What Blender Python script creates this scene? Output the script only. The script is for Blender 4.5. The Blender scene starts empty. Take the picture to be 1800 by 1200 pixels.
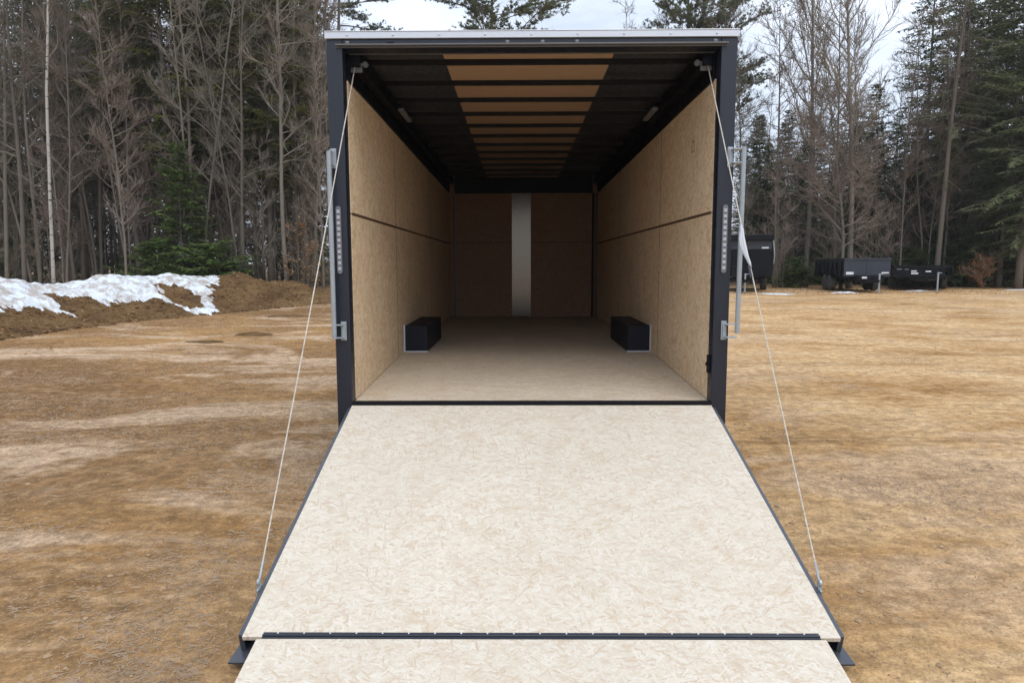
import bpy, bmesh, math, random
import numpy as np
from mathutils import Vector, Matrix

S = bpy.context.scene
COL = S.collection
PI = math.pi

# ------------------------------------------------------------------ camera
YAW, PITCH, ROLL = -0.0094, 0.1117, -0.0027
FL = 1200.0
FZ = 0.66                                   # trailer floor above the ground
CAM = Vector((-0.0848, -4.477, 0.9105 + FZ))
_Yp = Vector((math.sin(YAW), math.cos(YAW), 0)); _Xp = Vector((math.cos(YAW), -math.sin(YAW), 0)); _Z = Vector((0, 0, 1))
FWD = math.cos(PITCH) * _Yp - math.sin(PITCH) * _Z
_up = math.sin(PITCH) * _Yp + math.cos(PITCH) * _Z
RT = math.cos(ROLL) * _Xp + math.sin(ROLL) * _up
UP = -math.sin(ROLL) * _Xp + math.cos(ROLL) * _up
cd = bpy.data.cameras.new('camera'); cd.sensor_width = 36; cd.lens = 24.0
cd.clip_start = 0.05; cd.clip_end = 2000
cam = bpy.data.objects.new('camera', cd); COL.objects.link(cam)
_m = Matrix((RT, UP, -FWD)).transposed().to_4x4(); _m.translation = CAM
cam.matrix_world = _m
S.camera = cam

# ------------------------------------------------------------------ light
SUN_EL, SUN_AZ = math.radians(58), math.radians(155)     # azimuth measured from +Y towards +X
w = bpy.data.worlds.new('World'); S.world = w; w.use_nodes = True
nt = w.node_tree; nt.nodes.clear()
out = nt.nodes.new('ShaderNodeOutputWorld'); bg = nt.nodes.new('ShaderNodeBackground')
sky = nt.nodes.new('ShaderNodeTexSky'); sky.sky_type = 'NISHITA'; sky.sun_disc = False
sky.sun_elevation = SUN_EL; sky.sun_rotation = SUN_AZ
sky.air_density = 1.0; sky.dust_density = 2.0
tc = nt.nodes.new('ShaderNodeTexCoord')
mp = nt.nodes.new('ShaderNodeMapping'); mp.inputs['Scale'].default_value = (1, 1, 3.2)
ns = nt.nodes.new('ShaderNodeTexNoise'); ns.inputs['Scale'].default_value = 3.0; ns.inputs['Detail'].default_value = 7; ns.inputs['Roughness'].default_value = .58
rp = nt.nodes.new('ShaderNodeValToRGB'); rp.color_ramp.elements[0].position = .36; rp.color_ramp.elements[0].color = (.58, .58, .58, 1); rp.color_ramp.elements[1].position = .6; rp.color_ramp.elements[1].color = (.97, .97, .97, 1)
sx = nt.nodes.new('ShaderNodeSeparateXYZ')
mr = nt.nodes.new('ShaderNodeMapRange'); mr.inputs['From Min'].default_value = 0; mr.inputs['From Max'].default_value = 1; mr.inputs['To Min'].default_value = 7.0; mr.inputs['To Max'].default_value = 12.0
cm = nt.nodes.new('ShaderNodeVectorMath'); cm.operation = 'SCALE'; cm.inputs[0].default_value = (.90, .99, 1.15)
mx = nt.nodes.new('ShaderNodeMix'); mx.data_type = 'RGBA'
L = nt.links.new
L(tc.outputs['Generated'], mp.inputs['Vector']); L(mp.outputs['Vector'], ns.inputs['Vector']); L(ns.outputs['Fac'], rp.inputs['Fac'])
L(tc.outputs['Generated'], sx.inputs['Vector']); L(sx.outputs['Z'], mr.inputs['Value']); L(mr.outputs['Result'], cm.inputs['Scale'])
L(rp.outputs['Color'], mx.inputs['Factor']); L(sky.outputs['Color'], mx.inputs['A']); L(cm.outputs['Vector'], mx.inputs['B'])
L(mx.outputs['Result'], bg.inputs['Color']); bg.inputs['Strength'].default_value = 0.10
L(bg.outputs['Background'], out.inputs['Surface'])

sd = bpy.data.lights.new('sun', 'SUN'); sd.energy = 1.2; sd.angle = math.radians(50); sd.color = (1, .955, .88)
sun = bpy.data.objects.new('sun', sd); COL.objects.link(sun)
_d = Vector((math.sin(SUN_AZ) * math.cos(SUN_EL), math.cos(SUN_AZ) * math.cos(SUN_EL), math.sin(SUN_EL)))
sun.rotation_euler = _d.to_track_quat('Z', 'Y').to_euler()

S.view_settings.view_transform = 'Standard'; S.view_settings.look = 'None'
S.view_settings.gamma = 1; S.view_settings.exposure = 0.5
S.render.engine = 'CYCLES'
S.cycles.max_bounces = 8; S.cycles.diffuse_bounces = 4; S.cycles.glossy_bounces = 3
S.cycles.use_denoising = True; S.cycles.denoiser = 'OPENIMAGEDENOISE'; S.cycles.denoising_prefilter = 'NONE'

# ------------------------------------------------------------------ helpers
def at(px, py, D):
    """world point seen at photo pixel (px,py), D metres ahead (world Y) of the camera"""
    v = FWD * FL + RT * (px - 900) - UP * (py - 600)
    return CAM + v * (D / v.y)

def sstep(a, b, x):
    t = min(1, max(0, (x - a) / (b - a))); return t * t * (3 - 2 * t)

def pw(x, pts):
    if x <= pts[0][0]: return pts[0][1]
    for (a, b), (c, d) in zip(pts, pts[1:]):
        if x <= c: return b + (d - b) * (x - a) / (c - a)
    return pts[-1][1]

from mathutils import noise as mnoise
def nz(x, y, z=0.0): return mnoise.noise(Vector((x, y, z)))

class MB:
    def __init__(s): s.v = []; s.f = []; s.m = []
    def add(s, v, f, m=0):
        b = len(s.v); s.v += [tuple(p) for p in v]
        s.f += [tuple(i + b for i in q) for q in f]; s.m += [m] * len(f); return s
    def box(s, x0, x1, y0, y1, z0, z1, m=0, xf=None):
        v = [(x, y, z) for z in (z0, z1) for y in (y0, y1) for x in (x0, x1)]
        if xf: v = [xf(p) for p in v]
        return s.add(v, [(0, 2, 3, 1), (4, 5, 7, 6), (0, 1, 5, 4), (2, 6, 7, 3), (0, 4, 6, 2), (1, 3, 7, 5)], m)
    def tube(s, pts, rad, n=6, m=0, cap=True):
        pts = [Vector(p) for p in pts]; k = len(pts)
        if not hasattr(rad, '__len__'): rad = [rad] * k
        v = []; f = []
        d0 = (pts[1] - pts[0]).normalized()
        ref = Vector((1, 0, 0)) if abs(d0.x) < .8 else Vector((0, 1, 0))
        for i, p in enumerate(pts):
            d = (pts[min(i + 1, k - 1)] - pts[max(i - 1, 0)]).normalized()
            a = (ref - d * ref.dot(d)).normalized(); b = d.cross(a); ref = a
            for j in range(n):
                t = 2 * PI * j / n
                v.append(p + (a * math.cos(t) + b * math.sin(t)) * rad[i])
        for i in range(k - 1):
            for j in range(n):
                f.append((i * n + j, i * n + (j + 1) % n, (i + 1) * n + (j + 1) % n, (i + 1) * n + j))
        if cap: f += [tuple(range(n))[::-1], tuple((k - 1) * n + j for j in range(n))]
        return s.add(v, f, m)
    def lathe(s, prof, c, axis='x', n=20, m=0):
        """profile (offset along axis, radius) turned about an axis through c"""
        v = []; f = []; k = len(prof)
        for o, r in prof:
            for j in range(n):
                t = 2 * PI * j / n; a, b = r * math.cos(t), r * math.sin(t)
                p = {'x': (o, a, b), 'y': (a, o, b), 'z': (a, b, o)}[axis]
                v.append((c[0] + p[0], c[1] + p[1], c[2] + p[2]))
        for i in range(k - 1):
            for j in range(n): f.append((i * n + j, i * n + (j + 1) % n, (i + 1) * n + (j + 1) % n, (i + 1) * n + j))
        f += [tuple(range(n)), tuple((k - 1) * n + j for j in range(n))]
        return s.add(v, f, m)
    def build(s, name, mats, parent=None, smooth=False, bevel=0):
        me = bpy.data.meshes.new(name); me.from_pydata(s.v, [], s.f)
        if not isinstance(mats, (list, tuple)): mats = [mats]
        for q in mats: me.materials.append(q)
        if len(mats) > 1: me.polygons.foreach_set('material_index', s.m)
        if smooth: me.polygons.foreach_set('use_smooth', [True] * len(s.f))
        me.update()
        bm = bmesh.new(); bm.from_mesh(me)
        if len(s.f) < 3000: bmesh.ops.recalc_face_normals(bm, faces=bm.faces); bm.to_mesh(me)
        bm.free()
        o = bpy.data.objects.new(name, me); COL.objects.link(o)
        if parent: o.parent = parent
        if bevel:
            b = o.modifiers.new('bevel', 'BEVEL'); b.width = bevel; b.segments = 2; b.limit_method = 'ANGLE'
        return o

def tag(o, label=None, cat=None, group=None, kind=None):
    if label: o['label'] = label
    if cat: o['category'] = cat
    if group: o['group'] = group
    if kind: o['kind'] = kind
    return o
def empty(name, loc=(0, 0, 0), rz=0):
    o = bpy.data.objects.new(name, None); COL.objects.link(o); o.location = loc; o.rotation_euler = (0, 0, rz); o.empty_display_size = .2
    return o

# ------------------------------------------------------------------ materials
def mat(name, col=(.5, .5, .5), rough=.6, metal=0, spec=.5):
    m = bpy.data.materials.new(name); m.use_nodes = True
    b = m.node_tree.nodes['Principled BSDF']
    b.inputs['Base Color'].default_value = (*col, 1); b.inputs['Roughness'].default_value = rough
    b.inputs['Metallic'].default_value = metal; b.inputs['Specular IOR Level'].default_value = spec
    return m
class N:
    def __init__(s, m): s.t = m.node_tree; s.b = s.t.nodes['Principled BSDF']
    def new(s, t, **k):
        n = s.t.nodes.new('ShaderNode' + t)
        for a, b in k.items(): setattr(n, a, b)
        return n
    def link(s, a, b): s.t.links.new(a, b)
    def set(s, n, i, v):
        if hasattr(v, 'bl_idname') or hasattr(v, 'is_linked'): s.link(v, n.inputs[i])
        else: n.inputs[i].default_value = v
    def coord(s, kind='Object'): return s.new('TexCoord').outputs[kind]
    def mapping(s, vec, scale=(1, 1, 1), rot=(0, 0, 0), loc=(0, 0, 0)):
        n = s.new('Mapping'); s.link(vec, n.inputs['Vector']); n.inputs['Scale'].default_value = scale; n.inputs['Rotation'].default_value = rot; n.inputs['Location'].default_value = loc
        return n.outputs['Vector']
    def noise(s, vec, scale, detail=4, rough=.55, dist=0):
        n = s.new('TexNoise'); s.link(vec, n.inputs['Vector']); n.inputs['Scale'].default_value = scale; n.inputs['Detail'].default_value = detail
        n.inputs['Roughness'].default_value = rough; n.inputs['Distortion'].default_value = dist; return n.outputs['Fac']
    def ramp(s, fac, stops, interp='LINEAR'):
        n = s.new('ValToRGB'); s.link(fac, n.inputs['Fac']); r = n.color_ramp; r.interpolation = interp
        while len(r.elements) < len(stops): r.elements.new(.5)
        for e, (p, c) in zip(r.elements, stops):
            e.position = p; e.color = (*c, 1) if len(c) == 3 else c
        return n.outputs['Color']
    def mix(s, fac, a, b, blend='MIX'):
        n = s.new('Mix', data_type='RGBA', blend_type=blend)
        s.set(n, 0, fac)
        for i, v in ((6, a), (7, b)):
            if isinstance(v, tuple): n.inputs[i].default_value = (*v, 1)
            else: s.link(v, n.inputs[i])
        return n.outputs[2]
    def math(s, op, a, b=0.0, clamp=False):
        n = s.new('Math', operation=op, use_clamp=clamp); s.set(n, 0, a); s.set(n, 1, b); return n.outputs[0]
    def mrange(s, v, a, b, c=0.0, d=1.0):
        n = s.new('MapRange'); s.link(v, n.inputs['Value'])
        for i, x in zip(('From Min', 'From Max', 'To Min', 'To Max'), (a, b, c, d)): n.inputs[i].default_value = x
        return n.outputs['Result']
    def bump(s, h, strength=.3, dist=.01):
        n = s.new('Bump'); s.link(h, n.inputs['Height']); n.inputs['Strength'].default_value = strength; n.inputs['Distance'].default_value = dist
        s.link(n.outputs['Normal'], s.b.inputs['Normal'])
    def base(s, c): s.link(c, s.b.inputs['Base Color'])

def osb(name, plane, stops, angles=(0, .5, -.45, 1.2, -1.1), cell=(23, 125), stain=.25, rough=.7, dots=0.0):
    """oriented strand board: several layers of long flakes lying over one another"""
    m = mat(name, rough=rough, spec=.25); n = N(m)
    sp = n.new('SeparateXYZ'); n.link(n.coord(), sp.inputs[0]); cb = n.new('CombineXYZ')
    for i, a in enumerate(plane): n.link(sp.outputs[a], cb.inputs[i])
    v = cb.outputs[0]
    nv = n.new('TexNoise'); n.link(v, nv.inputs['Vector']); nv.inputs['Scale'].default_value = 16; nv.inputs['Detail'].default_value = 2
    ad = n.new('VectorMath', operation='MULTIPLY_ADD'); n.link(nv.outputs['Color'], ad.inputs[0]); ad.inputs[1].default_value = (.013, .013, 0); n.link(v, ad.inputs[2])
    h = t = None
    for k, a in enumerate(angles):
        vo = n.new('TexVoronoi', voronoi_dimensions='2D'); vo.inputs['Scale'].default_value = 1
        rot = n.mapping(ad.outputs[0], rot=(0, 0, a), loc=(k * 3.7, k * 1.9, 0))
        n.link(n.mapping(rot, scale=(cell[0], cell[1], 1)), vo.inputs['Vector'])
        s2 = n.new('SeparateColor'); n.link(vo.outputs['Color'], s2.inputs[0])
        if h is None: h, t = s2.outputs[0], s2.outputs[1]
        else:
            g = n.math('GREATER_THAN', s2.outputs[0], h)
            mm = n.new('Mix'); n.link(g, mm.inputs[0]); n.link(t, mm.inputs[2]); n.link(s2.outputs[1], mm.inputs[3]); t = mm.outputs[0]
            h = n.math('MAXIMUM', h, s2.outputs[0])
    fine = n.noise(n.mapping(v, scale=(1, 5, 1)), 60, 3, .6)
    t2 = n.math('ADD', n.math('MULTIPLY', t, .62), n.math('MULTIPLY', fine, .38))
    c = n.ramp(t2, stops)
    big = n.noise(v, 1.7, 4, .6)
    c = n.mix(n.mrange(big, .35, .7, 0, stain), c, tuple(x * .72 for x in stops[2][1]))
    mid = n.noise(n.mapping(v, scale=(1, 1.6, 1), loc=(4, 8, 0)), 7, 4, .65)
    c = n.mix(n.mrange(mid, .50, .72, 0, stain * 2.4), c, tuple(x * y for x, y in zip(stops[2][1], (.86, .76, .66))))
    if dots:
        fl = n.noise(n.mapping(v, scale=(1, .45, 1)), 48, 2, .7)
        c = n.mix(n.mrange(fl, .62, .72, 0, dots), c, tuple(x * .4 for x in stops[1][1]))
    n.base(c); n.bump(t2, .25, .004)
    return m

RAMP_ST = [(0, (.38, .225, .14)), (.16, (.475, .375, .275)), (.36, (.545, .478, .382)), (.60, (.58, .525, .435)), (.80, (.625, .58, .50)), (1, (.60, .515, .385))]
FLR_ST = [(0, (.30, .20, .12)), (.18, (.43, .33, .23)), (.34, (.53, .44, .33)), (.60, (.57, .49, .39)), (.85, (.60, .52, .42)), (1, (.62, .50, .36))]
WALL_ST = [(0, (.38, .235, .12)), (.20, (.57, .415, .25)), (.36, (.70, .53, .34)), (.60, (.76, .60, .41)), (.82, (.81, .66, .475)), (1, (.78, .575, .36))]
M = {}
M['osb_ramp'] = osb('pale strand board ramp', 'XYZ', RAMP_ST, angles=(0, .35, -.3, .7, -.75, 1.4), stain=.18)
M['osb_floor'] = osb('strand board floor', 'XYZ', FLR_ST, stain=.3)
M['osb_wall'] = osb('strand board wall', 'YZX', WALL_ST, angles=(1.57, 1.1, 2.0, .3, -.3), cell=(17, 70), dots=.75)
M['osb_front'] = osb('dark strand board front wall', 'XZY', [(p, (c[0] * .46, c[1] * .36, c[2] * .34)) for p, c in WALL_ST], dots=.5)  # side wall board colours darkened: deep interior shade put into the colour
M['ply'] = mat('luan ceiling sheet', rough=.6)
n = N(M['ply']); v = n.coord(); n.base(n.mix(n.noise(n.mapping(v, scale=(2, 30, 1)), 3, 4), (.34, .222, .135), (.44, .295, .185)))
def paint(name, col, rough=.35, spec=.5, dust=.25, dcol=(.12, .10, .08), sc=9):
    m = mat(name, col, rough, 0, spec); n = N(m); v = n.coord()
    a = n.noise(v, sc, 5, .65)
    n.base(n.mix(n.mrange(a, .45, .8, 0, dust), col, dcol))
    n.link(n.mrange(n.noise(v, 25, 4, .6), .3, .7, rough * .8, min(1, rough * 1.35)), n.b.inputs['Roughness'])
    return m
M['navy'] = paint('charcoal blue coated steel', (.0085, .0125, .023), .36, .5, .08, (.06, .055, .05))
M['skin'] = paint('charcoal blue aluminium skin', (.042, .049, .065), .3, .6, .15)
M['boxdark'] = paint('dark blue box paint', (.004, .006, .016), .5, .3, .05)
M['black'] = paint('black steel', (.003, .0035, .006), .45, .18, .08, (.015, .014, .013))
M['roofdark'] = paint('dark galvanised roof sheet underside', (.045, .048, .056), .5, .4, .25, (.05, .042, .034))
M['alu'] = paint('mill aluminium trim', (.58, .61, .66), .35, .5, .15, (.45, .46, .48)); 
M['alu'].node_tree.nodes['Principled BSDF'].inputs['Metallic'].default_value = .35
M['galv'] = paint('galvanised pipe', (.34, .38, .41), .42, .5, .5, (.24, .26, .27), 22)
M['galv'].node_tree.nodes['Principled BSDF'].inputs['Metallic'].default_value = .45
M['post'] = mat('brushed aluminium strip', (.15, .13, .105), .3, .95)
n = N(M['post']); v = n.coord(); n.link(n.mrange(n.noise(n.mapping(v, scale=(60, 1, 1)), 3, 3), .3, .7, .14, .24), n.b.inputs['Roughness'])
M['lip'] = paint('worn grey rail', (.11, .11, .115), .4, .5, .3)
M['lens'] = mat('clear lamp lens', (.15, .155, .17), .15, 0, .5)
M['led'] = paint('white diode', (.42, .43, .48), .3)
M['bezel'] = mat('black lamp bezel', (.02, .02, .025), .3)
M['rope'] = mat('braided steel cable with pale coating', (.62, .58, .50), .6)
n = N(M['rope']); n.base(n.mix(n.noise(n.mapping(n.coord(), scale=(1, 1, 1)), 55, 1), (.26, .23, .19), (.70, .66, .58)))
M['frost'] = mat('pale plastic lamp cover', (.20, .20, .21), .35)
M['strap'] = paint('pale grey webbing', (.50, .52, .54), .7, .3, .4, (.35, .35, .36), 30)
M['tyre'] = mat('tyre rubber', (.014, .014, .015), .75)
n = N(M['tyre']); n.base(n.mix(n.noise(n.coord(), 7, 4), (.018, .018, .02), (.065, .062, .058)))
M['rim'] = paint('grey steel wheel', (.34, .37, .42), .4, .5, .3)
M['blackpaint'] = paint('black trailer paint', (.003, .004, .007), .38, .18, .06, (.02, .019, .018), 3)
M['slate'] = paint('slate grey sheet steel', (.030, .038, .054), .4, .4, .3, (.02, .025, .033), 3)
M['decal'] = paint('white sticker', (.72, .74, .76), .5, .4, .4, (.40, .42, .45), 12)

# ground: sand, trampled straw, damp brown soil
M['ground'] = mat('sandy dirt lot', rough=.95, spec=.15); n = N(M['ground']); v = n.coord()
sp = n.new('SeparateXYZ'); n.link(v, sp.inputs[0])
big = n.noise(v, .16, 6, .62, .4); mid = n.noise(n.mapping(v, scale=(.55, 1, 1), loc=(7, 3, 0)), .9, 6, .65, .5); fine = n.noise(v, 9, 6, .7); grit = n.noise(v, 60, 4, .75)
sand = n.mix(n.mrange(mid, .3, .7), (.32, .190, .076), (.50, .320, .142))
pale = n.mix(fine, (.46, .335, .19), (.66, .505, .315))
soil = n.mix(fine, (.12, .066, .028), (.26, .155, .070))
straw = n.mix(grit, (.33, .25, .175), (.68, .54, .41))
side = n.mrange(n.math('ADD', sp.outputs[0], n.math('MULTIPLY', n.math('SUBTRACT', big, .5), 14)), -3.5, 4.0)
c = n.mix(n.mrange(big, .32, .56), sand, soil)
c2 = n.mix(n.mrange(mid, .36, .66), sand, pale)
c = n.mix(side, c, c2)
stm = n.noise(n.mapping(v, scale=(.5, 1, 1), rot=(0, 0, .25), loc=(1, 5, 0)), .55, 7, .68, .6)
smask = n.math('MULTIPLY', n.mrange(stm, .50, .58), n.mrange(side, 0, 1, 1.0, .35))
c = n.mix(n.math('MULTIPLY', smask, .85), c, straw)
rut = n.noise(n.mapping(v, scale=(.28, 1.6, 1), rot=(0, 0, -.12)), 1.3, 6, .7, .8)
c = n.mix(n.mrange(rut, .54, .68, 0, .75), c, soil)
far = n.noise(n.mapping(v, scale=(.12, .9, 1)), .8, 5, .6)
c = n.mix(n.math('MULTIPLY', n.mrange(far, .5, .65), n.mrange(sp.outputs[1], 9, 22, 0, .6)), c, (.30, .235, .17))
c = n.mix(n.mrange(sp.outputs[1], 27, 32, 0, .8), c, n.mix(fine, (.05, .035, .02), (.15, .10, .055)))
c = n.mix(n.mrange(grit, .6, .75, 0, .5), c, (.09, .06, .035))
c = n.mix(n.mrange(grit, .40, .28, 0, .35), c, (.58, .47, .34))
mot = n.noise(n.mapping(v, scale=(.7, 1.15, 1), rot=(0, 0, .1)), 4.2, 7, .74, .4)
c = n.mix(n.math('MULTIPLY', n.mrange(mot, .52, .72, 0, .62), n.mrange(side, 0, 1, 1.0, .5)), c, n.mix(fine, (.10, .06, .03), (.20, .125, .06)))
c = n.mix(n.mrange(mot, .47, .30, 0, .50), c, n.mix(grit, (.36, .27, .165), (.58, .46, .31)))
spk = n.noise(n.mapping(v, scale=(.8, 1, 1)), 26, 5, .8)
c = n.mix(n.math('MULTIPLY', n.mrange(spk, .57, .68, 0, .5), n.mrange(side, 0, 1, 1, .6)), c, (.11, .065, .032)); c = n.mix(n.mrange(spk, .43, .34, 0, .32), c, (.62, .49, .33))
k_ = n.math('MULTIPLY', n.mrange(fine, .41, .60, .80, 1.20), n.mrange(grit, .41, .60, .82, 1.18))
vm = n.new('VectorMath', operation='SCALE'); n.link(c, vm.inputs[0]); n.link(k_, vm.inputs['Scale']); c = n.mix(1.0, vm.outputs[0], (1.0, .935, .86), 'MULTIPLY')
n.base(c)
n.bump(n.math('ADD', n.math('MULTIPLY', grit, .35), n.math('ADD', fine, n.math('MULTIPLY', rut, 1.4))), .75, .03)
M['soil'] = mat('brown heaped soil', rough=.95, spec=.1); n = N(M['soil']); v = n.coord()
a = n.noise(v, 1.2, 6, .65, .3); f = n.noise(v, 9, 5, .7)
c = n.mix(n.mrange(a, .35, .65), n.mix(f, (.05, .027, .012), (.14, .078, .037)), n.mix(f, (.11, .07, .03), (.26, .16, .075)))
c = n.mix(n.mrange(n.noise(v, 22, 3, .7), .62, .74, 0, .6), c, (.33, .27, .2))
n.base(c); n.bump(n.math('ADD', f, n.math('MULTIPLY', a, 2)), 1.0, .08)
M['snow'] = mat('old granular snow', (.7, .75, .8), .55, 0, .35); n = N(M['snow']); v = n.coord()
a = n.noise(v, 3.2, 6, .7, .4); f = n.noise(v, 24, 4, .7)
c = n.mix(n.mrange(a, .44, .58, 0, 1.0), n.mix(f, (.52, .59, .66), (.74, .78, .82)), n.mix(f, (.16, .11, .07), (.60, .58, .56)))
n.base(c); n.bump(a, .6, .08); n.b.inputs['Subsurface Weight'].default_value = .15; n.b.inputs['Subsurface Radius'].default_value = (.05, .06, .08)
def bark(name, a, b, sc=(14, 14, 2.2), band=None):
    m = mat(name, rough=.9, spec=.15); n = N(m); v = n.coord()
    x = n.noise(n.mapping(v, scale=sc), 2, 4, .65)
    c = n.mix(x, a, b)
    oi = n.new('ObjectInfo')
    c = n.mix(n.mrange(oi.outputs['Random'], 0, 1, 0, .45), c, tuple(q * .55 for q in a))
    if band:
        y = n.noise(n.mapping(v, scale=(2, 2, 9)), 1.6, 4, .6)
        c = n.mix(n.mrange(y, .58, .64), c, band)
    n.base(c); n.bump(x, .5, .02); return m
M['bark'] = bark('grey hardwood bark', (.12, .104, .085), (.25, .22, .185))
M['barkd'] = bark('dark conifer bark', (.11, .094, .078), (.23, .195, .16))
M['birch'] = bark('white birch bark', (.42, .40, .36), (.62, .59, .54), (3, 3, 1), (.06, .05, .045))
M['twig'] = bark('grey brown twigs', (.165, .142, .115), (.28, .245, .20), (1.2, 1.2, 1.2))
M['twigr'] = bark('reddish budding twigs', (.185, .145, .118), (.29, .235, .195), (1.2, 1.2, 1.2))
def leafmat(name, a, b, tr=.33, sc=1.1, vary=.5):
    m = mat(name, rough=.65, spec=.2); n = N(m); v = n.coord()
    x = n.noise(v, sc, 4, .7); oi = n.new('ObjectInfo')
    c = n.mix(n.mrange(x, .3, .7), a, b); c = n.mix(n.mrange(oi.outputs['Random'], 0, 1, 0, vary), c, tuple(q * .5 for q in a))
    n.base(c)
    t = n.new('BsdfTranslucent'); n.link(c, t.inputs['Color']); ms = n.new('MixShader'); ms.inputs[0].default_value = tr
    o = n.t.nodes['Material Output']; n.link(n.b.outputs[0], ms.inputs[1]); n.link(t.outputs[0], ms.inputs[2]); n.link(ms.outputs[0], o.inputs['Surface'])
    return m
M['needle'] = leafmat('dark hemlock needles', (.075, .100, .048), (.170, .195, .090))
M['pine'] = leafmat('white pine needles', (.12, .135, .075), (.22, .23, .125), .5)
M['olive'] = leafmat('olive green needles', (.10, .11, .030), (.22, .225, .070))
M['yew'] = leafmat('yellow green young needles', (.065, .115, .030), (.150, .220, .058))
M['tan'] = leafmat('dry tan beech leaves', (.38, .22, .10), (.55, .36, .19), .35)
M['orange'] = leafmat('dry orange beech leaves', (.30, .12, .04), (.45, .21, .08), .35)
M['grass'] = leafmat('dead straw', (.40, .305, .215), (.64, .51, .385), .15, 1.1, 0)
M['stone'] = mat('small stones', rough=.9); n = N(M['stone']); n.base(n.mix(n.noise(n.coord(), 3.3, 2), (.17, .105, .055), (.52, .37, .23)))

# ------------------------------------------------------------------ ground
def g(x, y):
    z = .47 * sstep(5, 25, y) + .25 * sstep(28, 60, y)
    z += .05 * nz(x * .22, y * .22, 1.3) + .018 * nz(x * .9, y * .9, 4.1)
    if -7 < y < 12: z += (.010 * nz(x * 3.1, y * 3.1, 2.2) + .006 * nz(x * 8, y * 8, 7.7)) * (1 if abs(x) < 10 else .4)
    k = sstep(1.7, 1.0, abs(x)) * sstep(-5, -3.5, y) * sstep(11, 9, y)
    return z * (1 - k) - .03 * k - .012
def axis(lo, hi, c, fine, grow, maxstep):
    a = [c]; st = fine
    while a[-1] < hi: a.append(a[-1] + st); st = min(maxstep, st * grow) if a[-1] > c + 6 else st
    b = [c]; st = fine
    while b[-1] > lo: b.append(b[-1] - st); st = min(maxstep, st * grow) if b[-1] < c - 6 else st
    return b[:0:-1] + a
gx = axis(-420, 420, 0, .085, 1.05, 25); gy = axis(-40, 600, -1, .085, 1.04, 25)
V = [(x, y, g(x, y)) for y in gy for x in gx]; nx = len(gx)
F = [(j * nx + i, j * nx + i + 1, (j + 1) * nx + i + 1, (j + 1) * nx + i) for j in range(len(gy) - 1) for i in range(nx - 1)]
mb = MB(); mb.v = V; mb.f = F; mb.m = [0] * len(F)
tag(mb.build('ground', M['ground'], smooth=True), kind='structure')

# ------------------------------------------------------------------ the open trailer
HW, WI = 1.295, 1.19                       # outer and inner half widths
ZR = FZ + 2.365                            # roof top
ZB = FZ + 2.255                            # underside of the roof bows
ZW = FZ + 2.10                             # top of wall boards
LF = 6.65                                  # depth of the front wall
ZF = FZ + .075                             # main deck above the dovetail
YK = 1.85                                  # where the dovetail starts
T = empty('enclosed_trailer', (0, 0, 0))
tag(T, 'long dark enclosed cargo trailer with open rear and lowered wooden ramp door', 'trailer')
def part(mb, name, m, parent=T, **k): return mb.build(name, m, parent, **k)

for s in (-1, 1):
    part(MB().box(*sorted((s * HW, s * (WI + .004))), 0, .10, .36, ZR - .042), 'jamb', M['navy'], bevel=.006)
part(MB().box(-WI - .002, WI + .002, 0.001, .12, FZ + 2.270, ZR - .042), 'header', M['navy'], bevel=.004)
mb = MB().box(-HW - .006, HW + .006, -.012, .10, ZR - .040, ZR)
for i in range(9):
    x = -1.16 + i * .29; mb.lathe([(-.018, .006), (-.012, .007)], (x, 0, ZR - .02), 'y', 8)
mb.box(-HW - .008, HW + .008, -.015, .11, ZR, ZR + .006)
part(mb, 'roof_cap', M['alu'], bevel=.003)
part(MB().box(-1.232, 1.232, -.030, -.002, FZ + 2.279, FZ + 2.288).box(-1.232, 1.232, -.008, -.001, FZ + 2.270, FZ + 2.279), 'drip_rail', M['lip'], bevel=.002)
part(MB().box(-1.185, 1.185, .121, .130, FZ + 2.266, FZ + 2.276), 'seal_strip', M['lip'])
for x in (-1.155, -.15, .07, .285, 1.27 - .12):
    o = part(MB().box(x - .012, x + .012, -.026, -.001, FZ + 2.2885, FZ + 2.306), 'marker_light', M['lens'], bevel=.004)
part(MB().box(-.905, -.865, -.022, -.001, FZ + 2.2885, FZ + 2.302), 'latch_catch', M['black'], bevel=.003)
for s in (-1, 1):                            # tail lamps set into the jambs
    x = s * 1.248; z0, z1 = FZ + .855, FZ + 1.29
    tl = MB(); w2 = .0165
    pr = [(x + w2 * math.cos(t), z1 - w2 + w2 * math.sin(t)) for t in np.linspace(0, PI, 9)] + [(x + w2 * math.cos(t), z0 + w2 + w2 * math.sin(t)) for t in np.linspace(PI, 2 * PI, 9)]
    k = len(pr); tl.add([(a, -.001, b) for a, b in pr] + [(a, -.012, b) for a, b in pr], [tuple(range(k)), tuple(range(k, 2 * k))] + [(i, (i + 1) % k, k + (i + 1) % k, k + i) for i in range(k)])
    t_ = part(tl, 'tail_light', M['lens'])
    sm = MB()
    for i in range(11):
        z = z0 + .034 + i * (z1 - z0 - .068) / 10
        sm.box(x - .0095, x + .0095, -.0145, -.0125, z - .0105, z + .0105)
    part(sm, 'led', M['led'], t_)
    fr = MB()
    pr2 = [(x + (a - x) * 1.28, (b - (z0 + z1) / 2) * 1.018 + (z0 + z1) / 2) for a, b in pr]
    fr.add([(a, -.004, b) for a, b in pr2] + [(a, -.0005, b) for a, b in pr2], [tuple(range(k)), tuple(range(k, 2 * k))] + [(i, (i + 1) % k, k + (i + 1) % k, k + i) for i in range(k)])
    part(fr, 'bezel', M['bezel'], t_)
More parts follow.
